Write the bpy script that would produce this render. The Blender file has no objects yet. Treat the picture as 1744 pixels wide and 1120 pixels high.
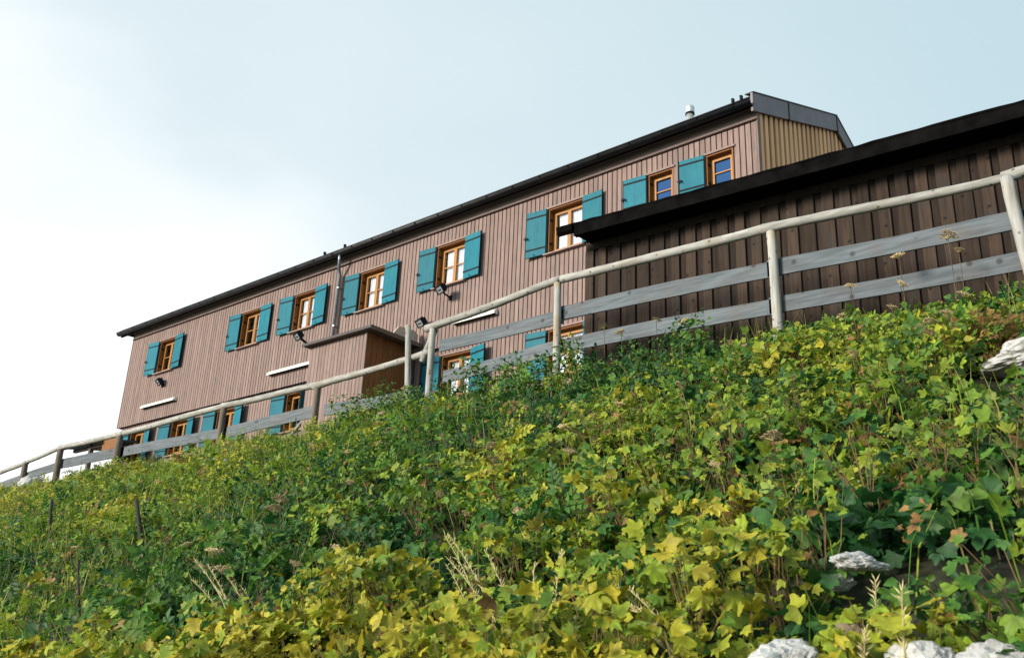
import bpy, math, random
import numpy as np
from mathutils import Vector, Matrix
R = math.radians
random.seed(7)
rng = np.random.default_rng(11)
scn = bpy.context.scene
col = scn.collection

# ------------------------------------------------------------------ camera
PITCH, ROLL, AZ = R(20.2), R(2.57), R(49.1)
fh = Vector((-math.cos(AZ), math.sin(AZ), 0)); up = Vector((0, 0, 1)); rt = fh.cross(up)
fw = fh*math.cos(PITCH) + up*math.sin(PITCH); u0 = -fh*math.sin(PITCH) + up*math.cos(PITCH)
cu = u0*math.cos(ROLL) - rt*math.sin(ROLL); cr = rt*math.cos(ROLL) + u0*math.sin(ROLL)
cd = bpy.data.cameras.new('camera'); cam = bpy.data.objects.new('camera', cd); col.objects.link(cam)
cam.matrix_world = Matrix(((cr.x, cu.x, -fw.x, 0), (cr.y, cu.y, -fw.y, 0), (cr.z, cu.z, -fw.z, 0), (0, 0, 0, 1)))
cd.sensor_fit = 'HORIZONTAL'; cd.sensor_width = 36; cd.lens = 36*1619/1744
cd.clip_start = 0.05; cd.clip_end = 3000
cd.dof.use_dof = True; cd.dof.focus_distance = 13; cd.dof.aperture_fstop = 6.3
scn.camera = cam

# ------------------------------------------------------------------ sky, sun, exposure
SUN_EL = R(17); SUN_DIR = Vector((-.38, -.92, 0)).normalized()*math.cos(SUN_EL) + Vector((0, 0, math.sin(SUN_EL)))
world = bpy.data.worlds.new('World'); scn.world = world; world.use_nodes = True
nt = world.node_tree; N = nt.nodes; L = nt.links; N.clear()
out = N.new('ShaderNodeOutputWorld'); bg = N.new('ShaderNodeBackground')
sky = N.new('ShaderNodeTexSky'); sky.sky_type = 'NISHITA'; sky.sun_disc = False
sky.sun_elevation = SUN_EL; sky.sun_rotation = math.atan2(SUN_DIR.x, SUN_DIR.y)
sky.altitude = 1700; sky.air_density = 1.2; sky.dust_density = 2.5
geo = N.new('ShaderNodeTexCoord')
dot = N.new('ShaderNodeVectorMath'); dot.operation = 'DOT_PRODUCT'
G0 = Vector((-.965, .24, .12)).normalized()          # thin bright cloud out to the left, over the valley
dot.inputs[1].default_value = G0
L.new(geo.outputs['Generated'], dot.inputs[0])
ramp = N.new('ShaderNodeValToRGB')
ramp.color_ramp.interpolation = 'B_SPLINE'
ramp.color_ramp.elements[0].position = .35; ramp.color_ramp.elements[0].color = (0.375, 0.500, 0.548, 1)
ramp.color_ramp.elements[1].position = .985; ramp.color_ramp.elements[1].color = (0.82, 0.83, 0.83, 1)
e = ramp.color_ramp.elements.new(.84); e.color = (0.490, 0.578, 0.610, 1)
noi = N.new('ShaderNodeTexNoise'); noi.inputs['Scale'].default_value = 1.7; noi.inputs['Detail'].default_value = 4
noi.inputs['Roughness'].default_value = .45
mp = N.new('ShaderNodeMapping'); mp.inputs['Scale'].default_value = (1, 1, 2.2)
L.new(geo.outputs['Generated'], mp.inputs['Vector']); L.new(mp.outputs[0], noi.inputs['Vector'])
ma = N.new('ShaderNodeMath'); ma.operation = 'MULTIPLY_ADD'; ma.inputs[1].default_value = .5; ma.inputs[2].default_value = -.25
L.new(noi.outputs['Fac'], ma.inputs[0])
ad = N.new('ShaderNodeMath'); ad.operation = 'ADD'
L.new(dot.outputs['Value'], ad.inputs[0]); L.new(ma.outputs[0], ad.inputs[1]); L.new(ad.outputs[0], ramp.inputs['Fac'])
mx = N.new('ShaderNodeMix'); mx.data_type = 'RGBA'; mx.inputs['Factor'].default_value = .90
L.new(sky.outputs[0], mx.inputs['A']); sc_ = N.new('ShaderNodeVectorMath'); sc_.operation = 'SCALE'; sc_.inputs['Scale'].default_value = 14
L.new(ramp.outputs[0], sc_.inputs[0]); L.new(sc_.outputs[0], mx.inputs['B'])
L.new(mx.outputs['Result'], bg.inputs['Color']); bg.inputs['Strength'].default_value = .073
L.new(bg.outputs[0], out.inputs['Surface'])
sl = bpy.data.lights.new('sun', 'SUN'); sl.energy = 4.2; sl.angle = R(15); sl.color = (1, .93, .82)
so = bpy.data.objects.new('sun', sl); col.objects.link(so)
so.rotation_euler = SUN_DIR.to_track_quat('Z', 'Y').to_euler()
scn.view_settings.view_transform = 'Standard'; scn.view_settings.look = 'None'
scn.view_settings.exposure = .6; scn.view_settings.gamma = 1; scn.view_settings.use_curve_mapping = False
try:
    scn.cycles.max_bounces = 6; scn.cycles.transparent_max_bounces = 12
except Exception: pass

# ------------------------------------------------------------------ helpers
class MB:
    def __init__(s): s.v = []; s.f = []
    def add(s, vs, fs):
        o = len(s.v); s.v += [tuple(p) for p in vs]; s.f += [tuple(i+o for i in f) for f in fs]; return s
    def box(s, x0, x1, y0, y1, z0, z1):
        return s.add([(x0,y0,z0),(x1,y0,z0),(x1,y1,z0),(x0,y1,z0),(x0,y0,z1),(x1,y0,z1),(x1,y1,z1),(x0,y1,z1)],
                     [(0,3,2,1),(4,5,6,7),(0,1,5,4),(1,2,6,5),(2,3,7,6),(3,0,4,7)])
    def bevbox(s, x0, x1, y0, y1, z0, z1, b):
        # chamfered on the four edges that run along the longest side
        d = [x1-x0, y1-y0, z1-z0]; a = d.index(max(d)); o = [i for i in range(3) if i != a]
        lo = [x0, y0, z0]; hi = [x1, y1, z1]
        p0, p1, q0, q1 = lo[o[0]], hi[o[0]], lo[o[1]], hi[o[1]]
        prof = [(p0+b,q0),(p1-b,q0),(p1,q0+b),(p1,q1-b),(p1-b,q1),(p0+b,q1),(p0,q1-b),(p0,q0+b)]
        vs = []
        for t in (lo[a], hi[a]):
            for p, q in prof:
                c = [0,0,0]; c[a] = t; c[o[0]] = p; c[o[1]] = q; vs.append(c)
        fs = [(i, (i+1) % 8, 8+(i+1) % 8, 8+i) for i in range(8)] + [tuple(range(7,-1,-1)), tuple(range(8,16))]
        if a == 1: fs = [f[::-1] for f in fs]
        return s.add(vs, fs)
    def tube(s, pts, rad, n=8, cap=True):
        pts = [Vector(p) for p in pts]; rr = rad if hasattr(rad, '__len__') else [rad]*len(pts)
        vs = []; m = len(pts)
        t0 = (pts[-1]-pts[0]).normalized()
        ref = Vector((0,0,1)) if abs(t0.z) < .9 else Vector((1,0,0))
        for i, p in enumerate(pts):
            t = (pts[min(i+1,m-1)]-pts[max(i-1,0)]).normalized()
            a = t.cross(ref).normalized(); b = a.cross(t)
            for k in range(n):
                g = 2*math.pi*k/n; vs.append(p + (a*math.cos(g)+b*math.sin(g))*rr[i])
        fs = [(i*n+k, i*n+(k+1) % n, (i+1)*n+(k+1) % n, (i+1)*n+k) for i in range(m-1) for k in range(n)]
        if cap: fs += [tuple(range(n-1,-1,-1)), tuple(range((m-1)*n, m*n))]
        return s.add(vs, fs)
    def prism(s, poly, axis, t0, t1):
        # poly in the two other axes, extruded along axis
        n = len(poly); vs = []
        for t in (t0, t1):
            for p, q in poly: vs.append({0:(t,p,q),1:(p,t,q),2:(p,q,t)}[axis])
        return s.add(vs, [(i,(i+1)%n,n+(i+1)%n,n+i) for i in range(n)]+[tuple(range(n-1,-1,-1)),tuple(range(n,2*n))])
    def mesh(s, name, mat, smooth=False):
        me = bpy.data.meshes.new(name); me.from_pydata(s.v, [], s.f); me.materials.append(mat)
        import bmesh
        bm = bmesh.new(); bm.from_mesh(me); bmesh.ops.recalc_face_normals(bm, faces=bm.faces); bm.to_mesh(me); bm.free()
        if smooth: me.shade_smooth()
        return me
def link(o, parent=None, loc=(0,0,0), rot=(0,0,0)):
    col.objects.link(o); o.location = loc; o.rotation_euler = rot
    if parent: o.parent = parent
    return o
def put(name, me, parent=None, loc=(0,0,0), rot=(0,0,0)): return link(bpy.data.objects.new(name, me), parent, loc, rot)
def wput(name, mb, mat, parent, smooth=False, label=None):
    """mesh given in world coordinates, hung on a parent that may stand anywhere"""
    o = bpy.data.objects.new(name, mb.mesh(name, mat, smooth)); col.objects.link(o)
    if parent:
        o.parent = parent; p = Vector((0,0,0)); q = parent
        while q: p += q.location; q = q.parent
        o.location = -p
    if label: o['label'] = label
    return o
def tag(o, label, cat, group=None, kind=None):
    if label: o['label'] = label
    if cat: o['category'] = cat
    if group: o['group'] = group
    if kind: o['kind'] = kind
    return o
def empty(name, loc, label, cat, group=None):
    o = bpy.data.objects.new(name, None); o.empty_display_size = .2; col.objects.link(o); o.location = loc
    return tag(o, label, cat, group)
def wobble(a, b, n, amp, r0, r1, sag=0):
    a, b = Vector(a), Vector(b); pts = []; rr = []; p1 = random.uniform(0,6); p2 = random.uniform(0,6)
    for i in range(n+1):
        t = i/n; j = 0 if i in (0, n) else 1
        w = Vector((0, math.sin(4.1*t+p1), math.sin(3.3*t+p2)+.5*math.sin(8*t+p1)))*amp*min(1, 6*t, 6*(1-t))
        pts.append(a.lerp(b, t)+w+Vector((0, 0, -sag*math.sin(math.pi*t)))+Vector((math.sin(3*t+p2)*amp*j if abs(b.z-a.z) > abs(b.x-a.x) else 0, 0, 0)))
        rr.append((r0+(r1-r0)*t)*random.uniform(.97,1.035))
    return pts, rr

# ------------------------------------------------------------------ materials
def new_mat(name):
    m = bpy.data.materials.new(name); m.use_nodes = True; t = m.node_tree
    return m, t, t.nodes, t.links, t.nodes['Principled BSDF']
def wood(name, c0, c1, scale=(30, 30, 2), rough=.8, rnd=.15, knots=0, knot_col=(.02,.015,.012), bump=.25, blotch=0, blotch_col=(.1,.1,.12)):
    m, t, n, l, p = new_mat(name)
    tc = n.new('ShaderNodeTexCoord'); oi = n.new('ShaderNodeObjectInfo')
    off = n.new('ShaderNodeVectorMath'); off.operation = 'SCALE'; off.inputs[0].default_value = (37, 91, 53)
    l.new(oi.outputs['Random'], off.inputs['Scale'])
    add = n.new('ShaderNodeVectorMath'); l.new(tc.outputs['Object'], add.inputs[0]); l.new(off.outputs[0], add.inputs[1])
    mp = n.new('ShaderNodeMapping'); mp.inputs['Scale'].default_value = scale; l.new(add.outputs[0], mp.inputs['Vector'])
    no = n.new('ShaderNodeTexNoise'); no.inputs['Scale'].default_value = 1; no.inputs['Detail'].default_value = 5; no.inputs['Roughness'].default_value = .6
    l.new(mp.outputs[0], no.inputs['Vector'])
    cr = n.new('ShaderNodeValToRGB'); cr.color_ramp.elements[0].position = .3; cr.color_ramp.elements[1].position = .7
    cr.color_ramp.elements[0].color = (*c0, 1); cr.color_ramp.elements[1].color = (*c1, 1); l.new(no.outputs['Fac'], cr.inputs['Fac'])
    last = cr.outputs[0]
    if blotch:
        nb = n.new('ShaderNodeTexNoise'); nb.inputs['Scale'].default_value = 3.1; nb.inputs['Detail'].default_value = 3; l.new(add.outputs[0], nb.inputs['Vector'])
        rb = n.new('ShaderNodeMapRange'); rb.inputs[1].default_value = .5; rb.inputs[2].default_value = .7; rb.inputs[4].default_value = blotch
        l.new(nb.outputs['Fac'], rb.inputs[0])
        mb_ = n.new('ShaderNodeMix'); mb_.data_type = 'RGBA'; l.new(rb.outputs[0], mb_.inputs['Factor']); l.new(last, mb_.inputs['A']); mb_.inputs['B'].default_value = (*blotch_col, 1)
        last = mb_.outputs['Result']
    if knots:
        vo = n.new('ShaderNodeTexVoronoi'); vo.inputs['Scale'].default_value = knots; l.new(add.outputs[0], vo.inputs['Vector'])
        rk = n.new('ShaderNodeMapRange'); rk.inputs[1].default_value = .10; rk.inputs[2].default_value = .2; rk.inputs[3].default_value = .8; rk.inputs[4].default_value = 0
        l.new(vo.outputs['Distance'], rk.inputs[0])
        mk = n.new('ShaderNodeMix'); mk.data_type = 'RGBA'; l.new(rk.outputs[0], mk.inputs['Factor']); l.new(last, mk.inputs['A']); mk.inputs['B'].default_value = (*knot_col, 1)
        last = mk.outputs['Result']
    hs = n.new('ShaderNodeHueSaturation'); l.new(last, hs.inputs['Color'])
    mr = n.new('ShaderNodeMapRange'); mr.inputs[3].default_value = 1-rnd; mr.inputs[4].default_value = 1+rnd
    l.new(oi.outputs['Random'], mr.inputs[0]); l.new(mr.outputs[0], hs.inputs['Value'])
    l.new(hs.outputs[0], p.inputs['Base Color']); p.inputs['Roughness'].default_value = rough
    p.inputs['Specular IOR Level'].default_value = .25
    bu = n.new('ShaderNodeBump'); bu.inputs['Strength'].default_value = bump; bu.inputs['Distance'].default_value = .01
    l.new(no.outputs['Fac'], bu.inputs['Height']); l.new(bu.outputs[0], p.inputs['Normal'])
    return m
def plain(name, c, rough=.6, metal=0, var=.25, scale=6, spec=.4, bump=0):
    m, t, n, l, p = new_mat(name)
    tc = n.new('ShaderNodeTexCoord'); no = n.new('ShaderNodeTexNoise'); no.inputs['Scale'].default_value = scale; no.inputs['Detail'].default_value = 6
    l.new(tc.outputs['Object'], no.inputs['Vector'])
    cr = n.new('ShaderNodeValToRGB'); cr.color_ramp.elements[0].position = .3; cr.color_ramp.elements[1].position = .7
    cr.color_ramp.elements[0].color = (*[x*(1-var) for x in c], 1); cr.color_ramp.elements[1].color = (*[min(1, x*(1+var)) for x in c], 1)
    l.new(no.outputs['Fac'], cr.inputs['Fac']); l.new(cr.outputs[0], p.inputs['Base Color'])
    p.inputs['Roughness'].default_value = rough; p.inputs['Metallic'].default_value = metal; p.inputs['Specular IOR Level'].default_value = spec
    if bump:
        bu = n.new('ShaderNodeBump'); bu.inputs['Strength'].default_value = bump; bu.inputs['Distance'].default_value = .02
        l.new(no.outputs['Fac'], bu.inputs['Height']); l.new(bu.outputs[0], p.inputs['Normal'])
    return m
M = {}
M['pink'] = wood('mauve stained boards', (.180,.125,.110), (.290,.205,.178), (40,40,1.5), .85, .12, 0, (0,0,0), .25, .5, (.155,.125,.12))
M['pinkdark'] = wood('mauve trim', (.27,.195,.175), (.37,.27,.24), (3,40,40), .85, .06)
M['gableboard'] = wood('tan gable boards', (.74,.38,.18), (.86,.49,.27), (40,40,1.5), .85, .14)
M['gableback'] = wood('gable under-boards with gap shade', (.035,.016,.007), (.06,.03,.012), (40,40,1.5), .85, .14)  # shadow between the gable boards painted into this dark colour
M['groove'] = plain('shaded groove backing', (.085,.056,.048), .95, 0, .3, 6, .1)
M['backing'] = plain('dark backing', (.028,.016,.014), .95, 0, .3, 6, .1)
M['palepanel'] = wood('pale weathered panel', (.42,.33,.27), (.58,.48,.40), (3,30,30), .85, .05)
M['orange'] = wood('varnished orange timber', (.27,.115,.022), (.40,.185,.045), (30,30,2), .5, .10)
M['orangedark'] = wood('brown varnished reveal', (.17,.065,.014), (.26,.105,.025), (30,30,2), .6, .10)
M['porchside'] = wood('brown porch boards', (.15,.058,.016), (.24,.098,.028), (30,30,2), .65, .12)
M['teal'] = wood('teal shutter paint', (.007,.115,.158), (.014,.157,.208), (20,20,3), .55, .16, 0, (0,0,0), .2, .5, (.018,.165,.185))
M['teal'].node_tree.nodes['Principled BSDF'].inputs['Specular IOR Level'].default_value = .12
M['iron'] = plain('black iron', (.007,.012,.015), .7, 0, .3, 6, .15)
M['gutter'] = plain('dark gutter metal', (.022,.022,.024), .5, .4, .4)
M['zinc'] = plain('zinc downpipe', (.22,.27,.31), .35, .7, .2, 8)
M['flue'] = plain('steel flue', (.55,.58,.56), .35, .6, .15)
M['barge'] = plain('grey brown sheet bargeboard', (.17,.135,.14), .55, .1, .15, 3)
M['roof'] = plain('dark roof sheet', (.05,.042,.042), .65, .1, .3)
M['soffit'] = wood('soffit boards', (.10,.07,.055), (.15,.11,.085), (3,30,30), .85, .1)
M['white'] = plain('white lamp housing', (.72,.70,.62), .4, 0, .12, 5)
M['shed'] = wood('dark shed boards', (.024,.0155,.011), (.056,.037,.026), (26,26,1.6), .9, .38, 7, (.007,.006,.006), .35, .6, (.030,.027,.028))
M['shedin'] = wood('shed under-boards with recess shade', (.017,.011,.008), (.036,.024,.018), (26,26,1.6), .9, .25, 7, (.008,.006,.006), .35)  # recessed boards coloured darker than the proud ones to carry their shade
M['shedroof'] = plain('black shed roof', (.006,.0055,.0055), 1, 0, .4, 6, 0)
M['pole'] = wood('peeled grey pole', (.20,.19,.17), (.42,.41,.38), (3,26,26), .85, .10, 9, (.06,.045,.03), .3, .5, (.19,.155,.11))
M['post'] = wood('peeled grey post', (.23,.22,.20), (.47,.46,.43), (26,26,2), .85, .10, 9, (.05,.04,.03), .3, .6, (.30,.22,.11))
M['fboard'] = wood('weathered fence board', (.068,.080,.090), (.145,.163,.178), (2.2,30,30), .85, .18, 5, (.04,.037,.035), .35, .5, (.11,.095,.085))
M['darkpost'] = wood('dark fence post', (.09,.07,.055), (.16,.13,.105), (26,26,2), .85, .1)
M['stake'] = plain('dark stake', (.022,.018,.016), .85, 0, .4, 20)
M['curtain'] = plain('white curtain', (.80,.80,.84), .9, 0, .06, 3)
M['curtain2'] = plain('shaded interior', (.03,.022,.018), .9)
def glass(name, tint, base, fac):
    m, t, n, l, p = new_mat(name); n.remove(p); o = n['Material Output']
    nb = n.new('ShaderNodeTexNoise'); nb.inputs['Scale'].default_value = 3.5; bu = n.new('ShaderNodeBump'); bu.inputs['Strength'].default_value = .04; bu.inputs['Distance'].default_value = .02; l.new(nb.outputs['Fac'], bu.inputs['Height'])
    g = n.new('ShaderNodeBsdfGlossy'); l.new(bu.outputs[0], g.inputs['Normal']); g.inputs['Roughness'].default_value = .02; g.inputs['Color'].default_value = (*tint, 1)
    tr = n.new('ShaderNodeBsdfTransparent'); tr.inputs['Color'].default_value = (*base, 1)
    lw_ = n.new('ShaderNodeLayerWeight'); lw_.inputs['Blend'].default_value = .5
    pw = n.new('ShaderNodeMath'); pw.operation = 'POWER'; pw.inputs[1].default_value = 4; l.new(lw_.outputs['Facing'], pw.inputs[0])
    fr = n.new('ShaderNodeMath'); fr.operation = 'MULTIPLY_ADD'; fr.inputs[1].default_value = 1-fac; fr.inputs[2].default_value = fac; l.new(pw.outputs[0], fr.inputs[0])
    mix = n.new('ShaderNodeMixShader'); l.new(fr.outputs[0], mix.inputs[0]); l.new(tr.outputs[0], mix.inputs[1]); l.new(g.outputs[0], mix.inputs[2])
    l.new(mix.outputs[0], o.inputs['Surface']); return m
M['glass'] = glass('window glass', (1,1,1), (.95,.96,.97), .10)
M['glassblue'] = glass('window glass tinted as sky reflection', (.22,.42,.85), (.1,.16,.3), .5)  # blue of the reflected sky is put into the pane tint

# limestone
def rock_mat():
    m, t, n, l, p = new_mat('pale limestone')
    tc = n.new('ShaderNodeTexCoord'); no = n.new('ShaderNodeTexNoise'); no.inputs['Scale'].default_value = 5; no.inputs['Detail'].default_value = 9; no.inputs['Roughness'].default_value = .65
    l.new(tc.outputs['Object'], no.inputs['Vector'])
    cr = n.new('ShaderNodeValToRGB'); E_ = cr.color_ramp.elements
    E_[0].position = .30; E_[0].color = (.07,.068,.065,1); E_[1].position = .68; E_[1].color = (.52,.52,.51,1)
    k = E_.new(.43); k.color = (.34,.335,.325,1); l.new(no.outputs['Fac'], cr.inputs['Fac'])
    n2 = n.new('ShaderNodeTexNoise'); n2.inputs['Scale'].default_value = 2.2; n2.inputs['Detail'].default_value = 5; l.new(tc.outputs['Object'], n2.inputs['Vector'])
    r2 = n.new('ShaderNodeMapRange'); r2.inputs[1].default_value = .55; r2.inputs[2].default_value = .7; r2.inputs[4].default_value = .45; l.new(n2.outputs['Fac'], r2.inputs[0])
    mx = n.new('ShaderNodeMix'); mx.data_type = 'RGBA'; l.new(r2.outputs[0], mx.inputs['Factor']); l.new(cr.outputs[0], mx.inputs['A']); mx.inputs['B'].default_value = (.30,.19,.09,1)
    l.new(mx.outputs['Result'], p.inputs['Base Color']); p.inputs['Roughness'].default_value = .9
    bu = n.new('ShaderNodeBump'); bu.inputs['Strength'].default_value = .7; bu.inputs['Distance'].default_value = .03
    l.new(no.outputs['Fac'], bu.inputs['Height']); l.new(bu.outputs[0], p.inputs['Normal']); return m
M['rock'] = rock_mat()
M['brownrock'] = plain('brown stone', (.17,.13,.085), .9, 0, .5, 9, .2, .6)
M['moss'] = plain('rusty moss', (.18,.10,.025), .95, 0, .5, 30, .1, .8)
def soil_mat():
    m, t, n, l, p = new_mat('dark soil and litter')
    tc = n.new('ShaderNodeTexCoord'); no = n.new('ShaderNodeTexNoise'); no.inputs['Scale'].default_value = 5; no.inputs['Detail'].default_value = 8
    l.new(tc.outputs['Object'], no.inputs['Vector'])
    cr = n.new('ShaderNodeValToRGB'); cr.color_ramp.elements[0].color = (.010,.011,.005,1); cr.color_ramp.elements[1].color = (.036,.038,.014,1)
    cr.color_ramp.elements[0].position = .35; cr.color_ramp.elements[1].position = .7
    l.new(no.outputs['Fac'], cr.inputs['Fac']); l.new(cr.outputs[0], p.inputs['Base Color']); p.inputs['Roughness'].default_value = .95
    bu = n.new('ShaderNodeBump'); bu.inputs['Distance'].default_value = .05; l.new(no.outputs['Fac'], bu.inputs['Height']); l.new(bu.outputs[0], p.inputs['Normal']); return m
M['soil'] = soil_mat()
def leaf_mat(name, attr=None, c=(.2,.2,.04), trans=.35):
    m, t, n, l, p = new_mat(name); o = n['Material Output']
    if attr:
        a = n.new('ShaderNodeAttribute'); a.attribute_name = attr; cin = a.outputs['Color']
    else:
        rgb = n.new('ShaderNodeRGB'); rgb.outputs[0].default_value = (*c, 1)
        oi = n.new('ShaderNodeObjectInfo'); hs0 = n.new('ShaderNodeHueSaturation')
        m1 = n.new('ShaderNodeMapRange'); m1.inputs[3].default_value = .47; m1.inputs[4].default_value = .53; l.new(oi.outputs['Random'], m1.inputs[0])
        m2 = n.new('ShaderNodeMath'); m2.operation = 'FRACT'; m3 = n.new('ShaderNodeMath'); m3.operation = 'MULTIPLY'; m3.inputs[1].default_value = 17.3
        l.new(oi.outputs['Random'], m3.inputs[0]); l.new(m3.outputs[0], m2.inputs[0])
        m4 = n.new('ShaderNodeMapRange'); m4.inputs[3].default_value = .65; m4.inputs[4].default_value = 1.25; l.new(m2.outputs[0], m4.inputs[0])
        l.new(rgb.outputs[0], hs0.inputs['Color']); l.new(m1.outputs[0], hs0.inputs['Hue']); l.new(m4.outputs[0], hs0.inputs['Value']); cin = hs0.outputs[0]
    tc = n.new('ShaderNodeTexCoord'); no = n.new('ShaderNodeTexNoise'); no.inputs['Scale'].default_value = 28; no.inputs['Detail'].default_value = 4; l.new(tc.outputs['Object'], no.inputs['Vector'])
    mr = n.new('ShaderNodeMapRange'); mr.inputs[1].default_value = .3; mr.inputs[2].default_value = .7; mr.inputs[3].default_value = .7; mr.inputs[4].default_value = 1.25; l.new(no.outputs['Fac'], mr.inputs[0])
    hs = n.new('ShaderNodeHueSaturation'); l.new(cin, hs.inputs['Color']); l.new(mr.outputs[0], hs.inputs['Value'])
    p.inputs['Roughness'].default_value = .55; p.inputs['Specular IOR Level'].default_value = .3
    l.new(hs.outputs[0], p.inputs['Base Color'])
    tr = n.new('ShaderNodeBsdfTranslucent'); l.new(hs.outputs[0], tr.inputs['Color'])
    mix = n.new('ShaderNodeMixShader'); mix.inputs[0].default_value = trans
    l.new(p.outputs[0], mix.inputs[1]); l.new(tr.outputs[0], mix.inputs[2]); l.new(mix.outputs[0], o.inputs['Surface']); return m
M['leaf'] = leaf_mat('leaves', 'tint')
M['leafyellow'] = leaf_mat('yellow green leaf', None, (.36,.345,.055))
M['leafgreen'] = leaf_mat('fresh green leaf', None, (.15,.21,.045))
M['leafrust'] = leaf_mat('withering leaf', None, (.30,.22,.06))
M['stem'] = plain('red brown stem', (.12,.075,.03), .8, 0, .4, 20)
M['darkstem'] = plain('dark stem', (.04,.025,.018), .8, 0, .4, 20)
M['umbel'] = plain('dry umbel', (.40,.30,.155), .9, 0, .35, 40)
M['straw'] = plain('dry straw', (.48,.41,.20), .8, 0, .3, 20)

# ------------------------------------------------------------------ terrain
def zg(x, y):
    x = np.asarray(x, float); y = np.asarray(y, float)
    s = .565*(y-9.3)+3.42
    ter = 3.42+.19*np.clip(y-9.3, 0, 7)
    k = .25; h = np.clip(.5+.5*(ter-s)/k, 0, 1)           # smooth minimum
    z = ter*(1-h)+s*h-k*h*(1-h)
    z = np.where(y < -4, .565*(-4-9.3)+3.42+.42*(y+4), z)
    z = z - .22*np.clip(y-27, 0, None) - .10*np.clip(-36-x, 0, None)*np.clip((y-8)/3, 0, 1)
    wav = .07*np.sin(1.3*x+.7*y)+.05*np.sin(2.9*x-2.1*y+1)+.04*np.sin(4.3*y+1.7*x)
    return z + wav*np.clip((9.6-y)/1.2, .15, 1)
def grid(a): return np.concatenate([np.arange(*q) for q in a])
gx = grid([(-900,-100,80),(-100,-34,6),(-34,6,.3),(6,30,2),(30,900,60)]); gy = grid([(-900,-60,60),(-60,-4,4),(-4,16,.25),(16,40,2),(40,900,60)])
XX, YY = np.meshgrid(gx, gy); ZZ = np.maximum(zg(XX, YY), -150+20*np.sin(XX*.01)*np.cos(YY*.013))
nx, ny = len(gx), len(gy)
vs = np.stack([XX, YY, ZZ], -1).reshape(-1,3)
ii = (np.arange(ny-1)[:,None]*nx+np.arange(nx-1)[None]).ravel()
fs = np.stack([ii, ii+1, ii+nx+1, ii+nx], -1)
def np_mesh(name, vs, fs, mat, tint=None, smooth=False):
    me = bpy.data.meshes.new(name); k = fs.shape[1]
    me.vertices.add(len(vs)); me.vertices.foreach_set('co', np.ascontiguousarray(vs, np.float32).ravel())
    me.loops.add(fs.size); me.loops.foreach_set('vertex_index', np.ascontiguousarray(fs, np.int32).ravel())
    me.polygons.add(len(fs)); me.polygons.foreach_set('loop_start', np.arange(0, fs.size, k, dtype=np.int32))
    me.update(calc_edges=True); me.materials.append(mat)
    if tint is not None:
        at = me.attributes.new('tint', 'FLOAT_COLOR', 'POINT'); at.data.foreach_set('color', np.c_[tint, np.ones(len(tint))].astype(np.float32).ravel())
    if smooth: me.shade_smooth()
    return me
ground = put('ground', np_mesh('ground', vs, fs, M['soil'], smooth=True)); tag(ground, 'steep dark soil slope below the mountain hut', None, None, 'structure')

# ------------------------------------------------------------------ mountain hut
D = 15.0; X0, X1 = -30.2, -6.95
ZB, ZS, ZT = 4.3, 7.29, 10.39; ZE0 = 10.79
hut = empty('mountain_hut', (-18.6, 15, ZB), 'long two storey mountain hut with mauve boards and teal shutters above the slope', 'mountain hut')
ho = Vector(hut.location)
UP = [(-28.31,.97),(-23.72,.97),(-21.20,.97),(-18.38,.97),(-15.54,.97),(-12.05,.97),(-9.42,.60,9.20),(-8.07,.60,9.20)]
UZ0, UZ1 = 8.88, 9.98
LO = [(-29.45,.97),(-26.97,.97),(-24.5,.97),(-21.17,.97),(-15.25,.97),(-12.06,.97)]
LZ0, LZ1 = 6.02, 7.10
def wall_mb(x0, x1, y0, y1, z0, z1, ops, oz0, oz1):
    m = MB(); x = x0
    for a, w, *q in sorted(ops):
        m.box(x, a, y0, y1, z0, z1); m.box(a, a+w, y0, y1, z0, q[0] if q else oz0); m.box(a, a+w, y0, y1, oz1, z1); x = a+w
    m.box(x, x1, y0, y1, z0, z1); return m
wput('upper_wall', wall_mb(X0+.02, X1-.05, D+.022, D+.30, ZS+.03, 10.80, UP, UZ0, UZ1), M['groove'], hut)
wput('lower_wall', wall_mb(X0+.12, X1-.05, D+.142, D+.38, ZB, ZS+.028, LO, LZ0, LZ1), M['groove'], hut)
# closed shell behind the facade: rooms, back wall, left gable
sh = MB(); sh.box(X0+.05, X1-.09, 22.4, 22.6, ZB, 10.4); sh.box(X0+.03, X0+.2, D+.385, 22.4, ZB, 10.6)
sh.box(X0+.2, X1-.2, D+.6, D+.7, ZB, 10.4)
wput('back_wall', sh, M['backing'], hut)
P = .125
mesh_cache = {}
def board_mesh(w, h, t=.022, mat='pink', b=.006):
    k = (round(w,3), round(h,3), t, mat)
    if k not in mesh_cache: mesh_cache[k] = MB().bevbox(-w/2, w/2, -t, 0, 0, h, b).mesh('board', M[mat])
    return mesh_cache[k]
def boards(parent, x0, x1, yb, z0, z1, ops, oz0, oz1, w, name='board', mat='pink', jit=.004):
    n = int(round((x1-x0)/P))
    for i in range(n):
        x = x0+(i+.5)*(x1-x0)/n; segs = [(z0+random.uniform(-jit,jit), z1)]
        for a, ww, *q in ops:
            if a-.05 < x < a+ww+.05: segs = [(z0, (q[0] if q else oz0)-.02), (oz1+.03, z1)]
        for s0, s1 in segs:
            o = put(name, board_mesh(w, s1-s0 if len(segs) > 1 else z1-z0, mat=mat), parent, (0,0,0))
            q = Vector((0,0,0)); pp = parent
            while pp: q += pp.location; pp = pp.parent
            o.location = Vector((x, yb+random.uniform(-.002,.002), s0))-q
uw = bpy.data.objects['upper_wall']; lw = bpy.data.objects['lower_wall']
boards(uw, X0, X1, D+.02, ZS, ZT, UP, UZ0, UZ1, .106)
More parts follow.
